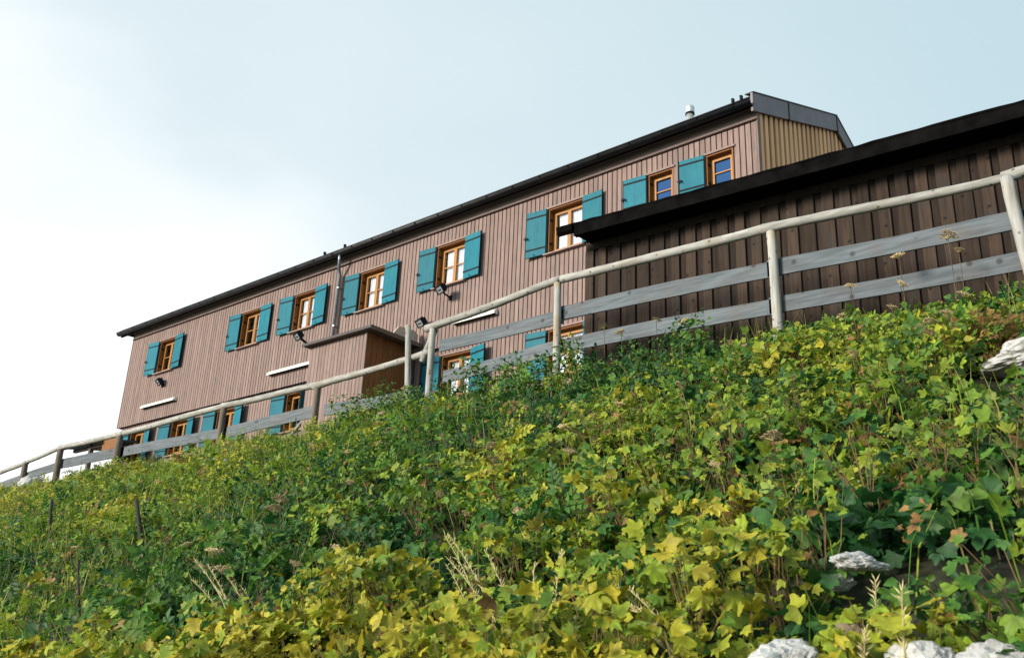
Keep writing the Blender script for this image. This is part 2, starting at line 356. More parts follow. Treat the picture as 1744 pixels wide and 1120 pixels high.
# lower storey: right half board by board, the far left joined
lb = MB(); n = int(round((-16.0-(X0+.1))/P))
boards(lw, -15.9, -10.4, D+.14, ZB+.25, ZS+.02, LO, LZ0, LZ1, .106)
for i in range(n):
    x = X0+.1+(i+.5)*P; segs = [(ZB+.25, ZS+.02)]
    for a, w in LO:
        if a-.05 < x < a+w+.05: segs = [(ZB+.25, LZ0-.02), (LZ1+.03, ZS+.02)]
    for s0, s1 in segs: lb.bevbox(x-.054, x+.054, D+.118, D+.14, s0, s1, .006)
for i in range(28):
    x = -10.4+(i+.5)*P; lb.bevbox(x-.054, x+.054, D+.118, D+.14, ZB+.25, ZS+.02, .006)
o = wput('far_boards', lb, M['pink'], lw); o['kind'] = 'stuff'
# plinth, frieze, trim
wput('plinth', MB().box(X0+.1, X1-.05, D+.09, D+.141, ZB-.6, ZB+.24), M['brownrock'], hut)
wput('frieze_board', MB().box(X0-.01, X1+.01, D-.012, D+.02, ZT+.035, 10.79), M['pinkdark'], hut)
wput('trim_strip', MB().box(X0-.02, X1+.02, D-.035, D+.0205, ZT-.002, ZT+.033), M['backing'], hut)
wput('corner_board', MB().bevbox(X1-.002, X1+.03, D-.02, D+.10, ZS, ZE0, .005), M['pink'], hut)
wput('corner_board', MB().bevbox(X0-.03, X0+.002, D-.02, D+.385, ZS, ZE0, .005), M['pinkdark'], hut)

# windows and shutters
def win_meshes(w, h, dbl, fr_depth, tag_):
    g = {}
    f = MB(); t = .05; d0, d1 = .0, fr_depth      # the lining of the opening
    f.box(0, .03, d0, d1+.06, 0, h); f.box(w-.03, w, d0, d1+.06, 0, h); f.box(.03, w-.03, d0, d1+.06, h-.03, h); f.box(.03, w-.03, d0+.02, d1+.06, 0, .03)
    g['lining'] = f.mesh('window', M['orangedark'])
    s = MB(); y0, y1 = d1-.02, d1+.035; a, b, c, e_ = .03, w-.03, .03, h-.03
    s.box(a, a+t, y0, y1, c, e_); s.box(b-t, b, y0, y1, c, e_); s.box(a+t, b-t, y0, y1, e_-t, e_); s.box(a+t, b-t, y0, y1, c, c+t)
    g['frame'] = s.mesh('frame', M['orange'])
    halves = [(a+t, (a+b)/2-.002), ((a+b)/2+.002, b-t)] if dbl else [(a+t, b-t)]
    g['sash'] = []; g['pane'] = []; g['curtain'] = []
    for q0, q1 in halves:
        m = MB(); k = .042; z0, z1 = c+t+.002, e_-t-.002; ya, yb = d1-.035, d1+.02; zm = (z0+z1)/2
        m.box(q0, q0+k, ya, yb, z0, z1); m.box(q1-k, q1, ya, yb, z0, z1); m.box(q0+k, q1-k, ya, yb, z0, z0+k); m.box(q0+k, q1-k, ya, yb, z1-k, z1)
        m.box(q0+k, q1-k, ya+.012, yb-.012, zm-.012, zm+.012)
        g['sash'].append(m.mesh('sash', M['orange']))
        g['pane'].append([MB().box(q0+k-.004, q1-k+.004, d1+.001, d1+.005, za, zb) for za, zb in ((z0+k-.004, zm-.012), (zm+.012, z1-k+.004))])
        cm = MB(); nseg = 22; c0, c1 = q0-.01, q1+.01
        V_ = []; F_ = []
        for i in range(nseg+1):
            xx = c0+(c1-c0)*i/nseg
            for zz in (z0-.03, zm, z1+.03): V_.append((xx, d1+.042+.010*math.sin(i*1.7)+.006*math.sin(i*.6+zz*3), zz))
        for i in range(nseg):
            for j in range(2): F_.append((i*3+j, i*3+3+j, i*3+4+j, i*3+1+j))
        cm.add(V_, F_); g['curtain'].append(cm)
    sl_ = MB(); sl_.prism([(-.10, -.055), (-.10, -.03), (.0, -.004), (.05, -.004), (.05, -.055)], 0, -.06, w+.06)
    g['sill'] = sl_.mesh('sill', M['pinkdark'])
    tp = MB(); tp.box(-.06, w+.05, -.035, -.002, h+.001, h+.045)
    g['head'] = tp.mesh('head_trim', M['pink'])
    hg = MB(); hg.tube([(.031, .03, 0), (.031, .09, 0)], .018, 6); hg.box(.03, .045, .03, .11, -.025, .025)
    g['hinge'] = hg.mesh('hinge', M['iron'])
    return g
h_u = UZ1-UZ0; h_l = LZ1-LZ0
W2 = win_meshes(.97, h_u, True, .17, 'u'); W1 = win_meshes(.60, UZ1-9.20, False, .15, 's'); WL = win_meshes(.97, h_l, True, .17, 'l')
pane_c = {}
def window(x, y, z, g, w, h, style):
    o = put('window', g['lining'], hut, Vector((x, y, z))-ho)
    put('frame', g['frame'], o); put('sill', g['sill'], o); put('head_trim', g['head'], o)
    for zz in (.24*h, .77*h): put('hinge', g['hinge'], o, (0, 0, zz))
    for i, s in enumerate(g['sash']):
        put('sash', s, o)
        for j, pm in enumerate(g['pane'][i]):
            k = (id(pm), style == 'blue')
            if k not in pane_c: pane_c[k] = pm.mesh('pane', M['glassblue'] if style == 'blue' else M['glass'])
            put('pane', pane_c[k], o)
        if style in ('curtain', 'half'):
            k = (id(g['curtain'][i]), 'c')
            if style == 'half' and i == 0: continue
            if k not in pane_c: pane_c[k] = g['curtain'][i].mesh('curtain', M['curtain'])
            put('curtain', pane_c[k], o, (.085 if i == 0 else .02, 0, 0))
    return o
def shutter_meshes(w, h):
    g = {}; m = MB(); n = 4
    m.bevbox(0, w, -.030, 0, 0, h, .004)
    g['body'] = m.mesh('shutter', M['teal'])
    s = MB(); s.box(-.004, w-.006, -.0375, -.0305, -.019, .019)
    g['strap'] = s.mesh('hinge_strap', M['iron'])
    k = MB(); k.box(-.014, .014, -.05, -.031, -.045, .045); k.box(-.04, .07, -.062, -.0505, -.014, .014); k.tube([(.05,-.06,-.01),(.07,-.07,-.05)], .010, 5)
    g['latch'] = k.mesh('latch', M['iron'])
    e = MB(); e.box(-.008, 0, -.034, .004, 0, h); g['edge'] = e.mesh('edge_shade_strip', M['iron'])  # black strip stands in for the shadow along the shutter's outer edge
    q = MB(); q.tube([(0,-.03,0),(0,-.07,.0),(0,-.07,.03)], .009, 5); g['hook'] = q.mesh('hook', M['iron'])
    return g
SM = shutter_meshes(.53, 1.12); SL_ = shutter_meshes(.53, 1.10); SS = shutter_meshes(.53, .80)
def shutter(xh, y, z, g, h, side, ang):
    """xh = hinge line; side -1: opens to the left; ang = how far the free edge stands off the wall"""
    w = .53
    if side < 0: o = put('shutter', g['body'], hut, Vector((xh-w*math.cos(ang), y-.045-w*math.sin(ang), z))-ho, (0, 0, ang))
    else: o = put('shutter', g['body'], hut, Vector((xh, y-.045, z))-ho, (0, 0, -ang))
    for zz in (.155*h, .865*h):
        put('hinge_strap', g['strap'], o, (0, 0, zz))
    if side < 0: put('latch', g['latch'], o, (.0, 0, .42*h)); put('edge_shade_strip', g['edge'], o, (0, 0, 0))
    else: put('edge_shade_strip', g['edge'], o, (w+.008, 0, 0))
    put('hook', g['hook'], o, (w*.45, 0, .03))
    return o
for i, (x, w, *q) in enumerate(UP):
    dbl = w > .8
    window(x, D, UZ0 if dbl else q[0], W2 if dbl else W1, w, h_u if dbl else UZ1-q[0], ['half','half','curtain','curtain','curtain','curtain','blue','blue'][i])
    shutter(x-.015, D, (UZ0 if dbl else q[0])-.02, SM if dbl else SS, 1.12 if dbl else .80, -1, R(random.uniform(2,6)))
    if dbl: shutter(x+w+.02, D, UZ0-.02, SM, 1.12, 1, R(random.uniform(2,7)))
for i, (x, w) in enumerate(LO):
    window(x, D+.12, LZ0, WL, w, h_l, ['half','none','half','none','curtain','curtain'][i])
    shutter(x-.015, D+.12, LZ0-.02, SL_, 1.10, -1, R(random.uniform(2,6)))
    shutter(x+w+.02, D+.12, LZ0-.02, SL_, 1.10, 1, R(12 if i != 3 else 55))

# roof
YE, ZE, YR, ZR, YF = 14.76, 10.81, 19.15, 12.58, 23.54
sl_r = (ZR-ZE)/(YR-YE); RX0, RX1 = -30.72, -6.925
rf = MB()
rf.prism([(YE, ZE), (YR, ZR), (YF, ZE), (YF, ZE-.10), (YR, ZR-.10), (YE, ZE-.10)], 0, RX0, RX1)
roof = wput('roof', rf, M['roof'], hut)
n = 60
sm = MB()
for i in range(n+1):
    x = RX0+(RX1-RX0)*i/n
    sm.prism([(YE+.3, ZE+.10), (YR-.1, ZR-.06), (YR-.1, ZR+.0), (YE+.3, ZE+.14)], 0, x-.015, x+.015)
wput('seam', sm, M['roof'], roof)
wput('soffit', MB().prism([(YE+.06, ZE-.125), (D-.0125, ZE-.05), (D-.0125, ZE-.02), (YE+.06, ZE-.10)], 0, RX0+.05, RX1-.05), M['soffit'], roof)
wput('eave_board', MB().box(RX0, RX1-.002, YE+.02, YE+.055, ZE-.27, ZE-.102), M['gutter'], roof)
gt = MB(); ga, gb = [], []
cy, cz, r_ = YE-.07, ZE-.16, .095
prof = [(cy+r_*math.cos(a), cz+r_*math.sin(a)) for a in np.linspace(math.pi*.97, 2*math.pi*1.015, 12)]
prof2 = [(cy+(r_-.01)*math.cos(a), cz+(r_-.01)*math.sin(a)) for a in np.linspace(2*math.pi*1.015, math.pi*.97, 12)]
gt.prism(prof+prof2, 0, RX0-.02, RX1+.05)
gt.tube([(RX0-.02, cy-r_, cz+.01), (RX1+.05, cy-r_, cz+.01)], .015, 6)
gut = wput('gutter', gt, M['gutter'], hut, True)
gbm = MB().box(-.012, .012, cy-r_-.006, YE+.018, cz+.004, cz+.010).box(-.012, .012, cy-r_-.018, cy-r_-.012, cz-.06, cz+.006).mesh('gutter_bracket', M['shedroof'])
for i in range(30): put('gutter_bracket', gbm, gut, (RX0+.3+i*.8, 0, 0))
for x in (-19.75, -18.9, -7.3, -7.12):
    wput('roof_clip', MB().box(x-.02, x+.02, YE-.05, YE+.02, ZE-.02, ZE+.05).box(x-.025, x+.025, YE-.05, YE+.02, ZE+.05, ZE+.065), M['iron'], roof)
bg_ = MB(); hb = .36
def barge(y0, z0, y1, z1, ymid=None):
    m = MB(); m.prism([(y0, z0-hb), (y1, z1-hb), (y1, z1+.05), (y0, z0+.05)], 0, RX1, RX1+.045); return m
ym = 16.43; zm_ = ZE+(ym-YE)*sl_r
wput('bargeboard', barge(YE-.02, ZE, ym-.02, zm_-.01), M['barge'], roof)
wput('bargeboard', barge(ym+.02, zm_+.01, YR-.025, ZR-.01), M['barge'], roof)
wput('bargeboard', barge(YR+.025, ZR-.01, YF, ZE), M['barge'], roof)
for y_, z_ in ((ym, zm_), (YR, ZR)):
    wput('joint_strap', MB().box(RX1+.005, RX1+.06, y_-.024, y_+.024, z_-hb-.02, z_+.06), M['gutter'], roof)
wput('roof_edge_cap', MB().prism([(YE-.02, ZE+.05), (YR, ZR+.05), (YF, ZE+.05), (YF, ZE+.075), (YR, ZR+.078), (YE-.02, ZE+.075)], 0, RX1-.12, RX1+.06), M['gutter'], roof)
# eave return at the left end
wput('eave_end', MB().prism([(YE-.0, ZE-.27), (YE-.0, ZE-.101), (D+.3, ZE+.03), (D+.3, ZE-.12), (D-.02, ZE-.14)], 0, RX0, RX0+.03), M['gutter'], roof)
# right gable wall
gw = MB(); gw.prism([(D+.04, ZB), (22.4, ZB), (22.4, 10.4), (YR, ZR-.14), (D+.04, ZE-.02)], 0, X1-.11, X1-.10); gw.prism([(D+.39, ZB), (22.4, ZB), (22.4, 10.4), (YR, ZR-.14), (D+.39, ZE+.05)], 0, X0+.01, X0+.025)
gab = wput('gable_wall', gw, M['gableback'], hut)
y = D+.16; k = 0
while y < 22.2:
    w = .135; zt = ZE+(min(y+w, 2*YR-y-w)-YE if y+w < YR else 2*YR-y-w-YE)*sl_r-.13
    m = MB().bevbox(X1-.045, X1+.0, y, y+w, 8.2, zt, .006)
    if y < 20.5: wput('board', m, M['gableboard'], gab)
    y += .235+random.uniform(-.01,.01)
# downpipe
dp = MB(); dp.tube([(-19.0, cy, cz-.06), (-19.02, cy+.02, cz-.2), (-19.12, D-.2, cz-.42), (-19.17, D-.10, cz-.56), (-19.17, D-.10, 7.52)], .045, 10)
dpo = wput('downpipe', dp, M['zinc'], hut, True)
for z in (9.7, 8.6): wput('pipe_clamp', MB().tube([(-19.17, D-.10, z), (-19.17, D-.10, z+.03)], .054, 10).box(-19.18,-19.16,D-.05,D,z,z+.03), M['zinc'], dpo)
# flue
fl = MB(); fx, fy = -9.07, 16.2; fl.tube([(fx, fy, 11.2), (fx, fy, 11.98)], .085, 16)
fo = wput('flue_pipe', fl, M['flue'], hut, True)
wput('cap', MB().tube([(fx, fy, 12.0), (fx, fy, 12.14), (fx, fy, 12.17)], [.10,.10,.085], 16), M['flue'], fo, False)
wput('collar', MB().tube([(fx, fy, 11.955), (fx, fy, 11.985)], .105, 16), M['iron'], fo)

# porch
pf, pl, pr = 13.5, -18.2, -16.12; pz = 7.42
po = wput('porch', MB().box(pl+.02, pr-.02, pf+.022, D+.11, ZB-.4, pz-.01), M['groove'], hut)
boards(po, pl, pr, pf+.02, ZB, pz-.012, [], 0, 0, .113)
for i in range(9):
    y0 = pf+.02+i*.165; wput('side_board', MB().bevbox(pr-.02, pr+.0, y0, y0+.158, ZB, pz-.012, .006), M['porchside'], po)
wput('corner_trim', MB().bevbox(pr-.06, pr+.008, pf-.012, pf+.019, ZB, pz-.012, .005), M['pink'], po)
wput('porch_roof', MB().box(pl-.12, pr+.30, pf-.14, D+.0, pz, pz+.05), M['soffit'], po)
wput('roof_edge', MB().box(pl-.13, pr+.31, pf-.17, pf-.142, pz-.01, pz+.055), M['roof'], po)
wput('roof_sheet', MB().box(pl-.12, pr+.31, pf-.1415, D-.03, pz+.051, pz+.062), M['roof'], po)
wput('soffit_board', MB().box(pr+.29, pr+.312, pf-.1415, D-.03, pz-.035, pz+.05), M['soffit'], po)
wput('loose_panel', MB().prism([(14.10, 7.495), (14.93, 7.495), (14.93, 7.72), (14.8, 7.80), (14.3, 7.76)], 0, -15.97, -15.93), M['palepanel'], po)

# ------------------------------------------------------------------ timber shed on the right
SA = math.atan2(.42, 5.62)
shed = empty('timber_shed', (-7.57, 10.33, 3.4), 'dark brown board shed with a black overhanging roof behind the right hand fence', 'shed')
shed.rotation_euler = (0, 0, SA)
def sput(name, mb, mat, parent=None, smooth=False):
    return put(name, mb.mesh(name, mat, smooth), parent or shed)
LW, HS = 11.5, 2.57
swall = sput('wall', MB().box(.02, LW, .055, .12, -.4, HS).box(.02, .10, .125, 3.4, -.4, HS).box(LW-.1, LW, .125, 3.4, -.4, HS).box(.10, LW-.1, 3.3, 3.4, -.4, HS), M['backing'])
x = 0; k = 0
while x < LW-.1:
    w = random.uniform(.10, .13); o_ = random.uniform(-.004,.004) if k % 2 == 0 else .03
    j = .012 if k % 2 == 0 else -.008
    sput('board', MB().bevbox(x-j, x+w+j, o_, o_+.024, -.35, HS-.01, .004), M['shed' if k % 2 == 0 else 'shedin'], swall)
    x += w; k += 1
rz = 2.745
srf = sput('roof', MB().prism([(-.42, rz-.02), (3.7, rz+.55), (3.7, rz+.62), (-.42, rz+.06)], 0, .06, LW+.3), M['shedroof'])
fa = MB(); n = 40; pts = []
sput('fascia_board', MB().box(.07, LW+.3, -.46, -.376, rz-.13, rz+.062), M['shedroof'], srf)
e_ = MB(); vs_ = []
xs = np.linspace(.02, LW+.3, 70); edge = [(x, -.455+random.uniform(-.004,.004), rz+.055+random.uniform(-.004,.006)) for x in xs]
e_.tube(edge, [random.uniform(.014,.022) for _ in edge], 6)
sput('roof_felt_edge', e_, M['shedroof'], srf)
sput('soffit', MB().prism([(-.374, rz-.07), (.05, rz-.03), (.05, rz-.06), (-.374, rz-.10)], 0, .07, LW+.2), M['shedroof'], srf)
sput('top_plate', MB().box(.0, LW, -.004, .05, HS-.005, rz-.065), M['shedin'], srf)
sput('gutter_stub', MB().prism([(-.52,rz+.04),(-.50,rz-.05),(-.46,rz-.08),(-.42,rz-.07),(-.41,rz+.05)], 0, -.20, .055), M['shedroof'], srf)

# ------------------------------------------------------------------ fences
def fence(name, label, posts, rails, boards_, post_mats):
    f = empty(name, (posts[0][0][0], 9.4, 3.4), label, 'fence', 'post and rail fences along the terrace edge')
    for (b, t, r), m in zip(posts, post_mats):
        pts, rr = wobble(b, t, 8, .006, r*1.06, r*.96)
        rr = [q*.95 for q in rr]; mb_ = MB().tube(pts, rr, 12); wput('post', mb_, M[m], f, True)
    for a, b, r0, r1 in rails:
        pts, rr = wobble(a, b, 22, .007, r0, r1, .008)
        wput('rail', MB().tube(pts, [q*.86*random.uniform(.95,1.05) for q in rr], 12), M['pole'], f, True)
    for a, b, h in boards_:
        n = 14; vs_ = []; yy = 9.4
        for i in range(n+1):
            t = i/n; x = a[0]+(b[0]-a[0])*t; z = a[1]+(b[1]-a[1])*t+.008*math.sin(5*t+a[0]); y = a[2]+(b[2]-a[2])*t if len(a) > 2 else 9.475
            hh = h*(1+.04*math.sin(3*t+x)+random.uniform(-.015,.015)); 
            vs_ += [(x, y-.013, z-hh/2), (x, y+.013, z-hh/2), (x, y+.013, z+hh/2), (x, y-.013, z+hh/2)]
        fs_ = [(i*4+k, i*4+(k+1)%4, i*4+4+(k+1)%4, i*4+4+k) for i in range(n) for k in range(4)]+[(3,2,1,0),(n*4,n*4+1,n*4+2,n*4+3)]
        wput('board', MB().add(vs_, fs_), M['fboard'], f)
    return f
yF = 9.4
fence('wooden_fence', 'weathered pole and plank fence in front of the dark shed, on the right',
    [((-9.70,yF,3.2),(-9.72,yF,4.90),.055), ((-7.33,yF,3.2),(-7.36,yF,5.08),.055), ((-4.22,yF,3.2),(-4.25,yF,4.975),.058), ((-1.62,yF-.02,3.2),(-1.74,yF-.06,4.835),.066), ((1.3,yF,3.2),(1.3,yF,4.9),.06)],
    [((-9.86,yF,4.93),(-7.30,yF,5.13),.066,.062), ((-7.45,yF+.01,5.13),(-4.18,yF,5.035),.064,.066), ((-4.35,yF-.01,5.035),(-1.62,yF+.04,4.88),.066,.055), ((-1.80,yF+.03,4.90),(1.6,yF,4.95),.064,.06)],
    [((-9.62,4.63),(-7.3,4.60),.19), ((-7.42,4.67),(-4.2,4.54),.20), ((-4.35,4.55),(-1.66,4.42),.20), ((-1.7,4.42),(1.4,4.5),.20),
     ((-9.5,4.12),(-7.3,4.18),.19), ((-7.42,4.20),(-4.2,4.08),.19), ((-4.35,4.09),(-1.6,3.98),.19), ((-1.7,3.98),(1.4,4.05),.2)],
    ['post','post','post','post','post'])
fence('wooden_fence', 'long lower pole fence with grey plank running along the hut, on the left',
    [((-10.06,yF,3.2),(-10.25,yF-.02,5.06),.05), ((-12.3,yF,3.1),(-12.35,yF,4.40),.06), ((-15.02,yF,3.1),(-15.04,yF,4.44),.062), ((-18.72,yF,3.1),(-18.75,yF,4.37),.075), ((-21.25,yF,3.1),(-21.35,yF,4.40),.075), ((-23.0,yF,3.1),(-23.04,yF,4.24),.07), ((-27.0,yF,3.1),(-27.0,yF,3.95),.07)],
    [((-9.80,yF+.05,4.56),(-12.45,yF,4.43),.06,.066), ((-12.25,yF,4.445),(-15.1,yF,4.49),.062,.066), ((-14.95,yF,4.48),(-18.85,yF,4.43),.062,.066), ((-18.6,yF,4.43),(-21.42,yF,4.45),.062,.066), ((-21.3,yF,4.46),(-23.1,yF,4.28),.05,.05), ((-22.95,yF,4.28),(-27.2,yF,4.0),.06,.05),
     ((-9.96,yF+.06,4.44),(-9.74,yF+.07,4.93),.06,.055)],
    [((-10.1,3.93),(-12.2,4.0),.19), ((-12.45,4.02),(-15.1,4.0),.20), ((-14.95,4.0),(-18.7,4.05),.20), ((-18.6,4.05),(-21.4,4.10),.21), ((-21.3,4.08),(-23.1,3.96),.19), ((-22.95,3.95),(-27.1,3.7),.19)],
    ['post','darkpost','darkpost','darkpost','darkpost','darkpost','darkpost'])

# ------------------------------------------------------------------ lamps on the facade
fb = MB(); fb.prism([(-.15,-.10),(.15,-.10),(.15,.11),(-.15,.11)], 1, -.02, .05); fb.prism([(-.10,-.07),(.10,-.07),(.12,.08),(-.12,.08)], 1, .051, .12)
fb_m = fb.mesh('floodlight', M['iron'])
fr_m = MB().box(-.15,.15,-.045,-.021,.085,.11).box(-.15,.15,-.045,-.021,-.10,-.075).box(-.15,-.125,-.045,-.021,-.075,.085).box(.125,.15,-.045,-.021,-.075,.085).mesh('bezel', M['iron'])
fg_m = MB().box(-.124,.124,-.03,-.0215,-.074,.084).mesh('front_glass', plain('lamp reflector', (.45,.48,.50), .25, .5, .3, 14))
bulb_m = MB().tube([(-.06,-.036,0),(.06,-.036,0)], .012, 6).mesh('bulb', M['iron'])
for (wx, wz, ln, lab) in ((-27.72, 8.40, .16, 'black floodlight under the far left upper window of the hut'),
                        (-19.85, 8.10, .72, 'black floodlight on a long arm left of the porch roof'),
                        (-14.98, 8.50, .36, 'black floodlight below the window left of the downhill shed roof'),
                        (-15.72, 7.88, .22, 'black floodlight just above the porch roof behind a fence post')):
    t = empty('floodlight', (wx, D-ln, wz+ln*.22), lab, 'floodlight', 'floodlights on the hut wall')
    rot = (R(38), 0, R(-18))
    b_ = put('housing', fb_m, t, (0,0,.02), rot); put('bezel', fr_m, b_); put('front_glass', fg_m, b_); put('bulb', bulb_m, b_)
    wput('arm', MB().tube([(wx, D-.02, wz), (wx, D-ln*.6, wz+ln*.10), (wx, D-ln+.06, wz+ln*.22)], .035 if ln > .5 else .022, 8).box(wx-.05, wx+.05, D-.022, D+.0, wz-.06, wz+.06), M['iron'], t)
for x0, x1, z, lab in ((-28.69, -26.73, 7.78, 'long white strip lamp at the far left end of the hut'),
                     (-21.9, -20.02, 7.76, 'long white strip lamp just left of the porch'),
                     (-14.75, -13.45, 7.80, 'long white strip lamp above the fence rail right of the porch')):
    t = tag(put('strip_lamp', MB().prism([(-.13,-.06),(-.13,-.0),(-.07,.055),(0,.07),(0,.045),(-.06,.03),(-.115,-.01),(-.115,-.06)], 0, x0, x1).mesh('strip_lamp', M['white']), None, (0, D-.003, z)), lab, 'wall lamp', 'strip lamps on the hut wall')
    put('end_cap', MB().prism([(-.125,-.055),(-.125,0),(-.07,.05),(-.001,.065),(-.001,-.055)], 0, x0-.012, x0-.001).prism([(-.125,-.055),(-.125,0),(-.07,.05),(-.001,.065),(-.001,-.055)], 0, x1+.001, x1+.012).mesh('end_cap', M['white']), t)
    put('tube', MB().tube([(x0+.03,-.06,-.03),(x1-.03,-.06,-.03)], .02, 8).mesh('tube', M['iron']), t)

# lean-to at the far corner, hand rail by the porch
lt = empty('lean_to', (-29.5, 14.2, 4.3), 'small dark lean-to roof on posts at the far left corner of the hut', 'lean-to')
wput('roof', MB().prism([(13.75,6.42),(15.0,6.62),(15.0,6.70),(13.75,6.50)], 0, -31.0, -28.72), M['roof'], lt)
wput('gutter', MB().tube([(-31.05,13.70,6.42),(-28.70,13.70,6.44)], .06, 8), M['gutter'], lt)
wput('post', MB().box(-29.62,-29.50,13.9,14.02,3.9,6.44), M['darkpost'], lt)
wput('beam', MB().box(-30.7,-28.72,13.92,14.02,6.30,6.40), M['darkpost'], lt)
wput('end_board', MB().bevbox(-28.70,-27.86,13.88,13.93,6.12,6.56,.01), M['porchside'], lt)
hr = empty('stair_rail', (-18.7, 13.6, 4.4), 'sloping grey hand rail beside the steps left of the porch', 'hand rail')
wput('rail', MB().tube([(-19.0,13.55,5.0),(-18.02,13.55,5.72)], .045, 8), M['pole'], hr)
wput('post', MB().tube([(-18.1,13.55,4.2),(-18.1,13.55,5.64)], .04, 8), M['darkpost'], hr)
wput('post', MB().tube([(-18.9,13.55,4.0),(-18.9,13.55,5.04)], .04, 8), M['darkpost'], hr)

# ------------------------------------------------------------------ stakes and stones on the slope
def g1(x, y): return float(zg(x, y))
for x, y, h, lean, r, lab in ((-8.15, 4.62, .78, -.50, .021, 'dark thin wooden stake leaning left in the middle of the left slope'),
                           (-10.87, 4.92, .68, -.26, .019, 'dark upright stake near the left edge of the slope'),
                           (-6.3, 3.2, .6, -.34, .009, 'thin dark rod low down at the left of the slope')):
    z = g1(x, y); pts, rr = wobble((x, y, z-.15), (x+lean, y, z+h), 7, .004, r*1.1, r*.9)
    tag(put('stake', MB().tube(pts, rr, 8).mesh('stake', M['stake'], True)), lab, 'stake', 'stakes on the slope')
from mathutils import noise as mnoise
def rock_mesh(seed, sx, sy, sz, sub=4, rough=.35):
    import bmesh
    bm = bmesh.new(); bmesh.ops.create_icosphere(bm, subdivisions=sub, radius=1)
    o = Vector((seed*7.3, seed*3.1, seed*1.7))
    for v in bm.verts:
        p = v.co.copy(); n = p.normalized()
        d = mnoise.fractal(p*1.1+o, .9, 2.1, 5)*rough
        c = mnoise.cell(p*1.7+o)*.05
        d += c + .06*mnoise.fractal(p*4+o, .7, 2, 4)
        v.co = n*(1+d); v.co.x *= sx; v.co.y *= sy; v.co.z *= sz*(1 if v.co.z > 0 else .8)
    me = bpy.data.meshes.new('rock'); bm.to_mesh(me); bm.free(); me.materials.append(M['rock']); return me
RK = [(-1.20, 6.55, 2.07, .33, .28, .12, 'large grey limestone boulder at the right edge of the slope', 'rock', 1),
      (-1.30, 3.44, .44, .11, .08, .034, 'pale broken stone alone among dark leaves, lower right', 'rock', 2),
      (-1.40, 3.50, .38, .06, .05, .035, 'small pale stone just below the broken one, lower right', 'rock', 3),
      (-1.25, 3.20, .13, .075, .07, .10, 'brown layered stone standing among the pale boulders at the bottom', 'brownrock', 4),
      (-1.37, 2.93, .055, .15, .12, .09, 'leftmost white boulder at the bottom edge, grass in front of it', 'rock', 5),
      (-.97, 2.97, .055, .13, .11, .09, 'pitted grey boulder in the middle of the bottom right row', 'rock', 6),
      (-.74, 2.98, .065, .14, .12, .085, 'rightmost pale boulder in the bottom right corner', 'rock', 7),
      (-1.66, 6.60, 2.14, .09, .08, .05, 'small dark stone left of the large boulder on the right', 'rock', 8),
      (-12.58, 7.9, 2.90, .20, .12, .06, 'small pale stone high on the left slope below the fence', 'rock', 9),
      (-21.0, 8.8, 3.42, .35, .25, .22, 'pale stone below the fence at the far left edge', 'rock', 10)]
for x, y, dz, sx, sy, sz, lab, mt, sd in RK:
    me = rock_mesh(sd, sx, sy, sz, 5 if y < 7 else 3, .30); me.materials[0] = M[mt]
    if sd in (4,): me.shade_smooth()
    r_ = tag(put('rock', me, None, (x, y, dz), (random.uniform(-.15,.15), random.uniform(-.2,.2), random.uniform(0,6))), lab, 'rock', 'limestone rocks on the slope')
    if sd == 1:
        r_.rotation_euler = (R(-8), .0, 2.4)

# ------------------------------------------------------------------ vegetation
def fld(x, y, s, ph):
    return (np.sin(x*s+ph)*np.cos(y*s*1.3-ph*2)+.6*np.sin(x*s*2.1-y*s*1.7+ph*3)+.4*np.cos(x*s*3.7+y*s*3.1+ph))/2
def lobed(tips, sinus, base, detail, cup, seed):
    r_ = random.Random(seed); pts = []
    for i, (a, r) in enumerate(tips):
        if detail: pts += [(a-20, r*.72), (a-10, r*.91), (a, r), (a+9, r*.90), (a+20, r*.73)]
        else: pts += [(a-16, r*.84), (a, r), (a+16, r*.84)]
        if i < len(sinus): pts.append(sinus[i])
    pts = [base[0]]+pts+[base[1]]
    v = [(0, 0, 0)]
    for a, r in pts:
        r *= r_.uniform(.93, 1.07); g = math.radians(a)
        near = min(abs(a-t[0]) for t in tips)
        z = cup*r*r + (.07*r if near > 5 else -.03*r) + r_.uniform(-.02,.02)
        v.append((math.sin(g)*r, math.cos(g)*r, z))
    f = [(0, i+1, i) for i in range(1, len(v)-1)]+[(0, 1, len(v)-1)]
    return np.array(v, float), np.array(f)
def ovate(cup, wd=.34):
    v = [(0,0,0),(0,1,-.12+cup),(-wd,.32,.10),(-wd*.75,.68,.06+cup*.5),(wd,.32,.10),(wd*.75,.68,.06+cup*.5)]
    f = [(0,1,3),(0,3,2),(0,4,5),(0,5,1)]
    return np.array(v, float), np.array(f)
def pinnate(seed):
    r_ = random.Random(seed); V_ = []; F_ = []
    def lf(x, y, a, l, w):
        o = len(V_); c, s = math.cos(a), math.sin(a)
        for px, py, pz in ((0,0,0),(-w,l*.45,.03),(0,l,-.03),(w,l*.45,.03)): V_.append((x+px*c+py*s, y-px*s+py*c, pz-.1*y*y))
        F_.extend([(o,o+2,o+1),(o,o+3,o+2)])
    for i in range(4):
        y = .15+.2*i
        for sg in (-1, 1): lf(0, y, sg*math.radians(58), .42*(1-.13*i)*r_.uniform(.85,1.15), .085)
    lf(0, .8, 0, .35, .09); lf(0, .0, 0, .85, .012)
    return np.array(V_, float), np.array(F_)
T5 = [(-108,.72),(-52,.93),(0,1.0),(52,.93),(108,.72)]; S5 = [(-80,.54),(-26,.67),(26,.67),(80,.54)]
T3 = [(-58,.80),(0,1.0),(58,.80)]; S3 = [(-29,.64),(29,.64)]
B5 = [(-148,.35),(148,.35)]; B3 = [(-100,.40),(100,.40)]
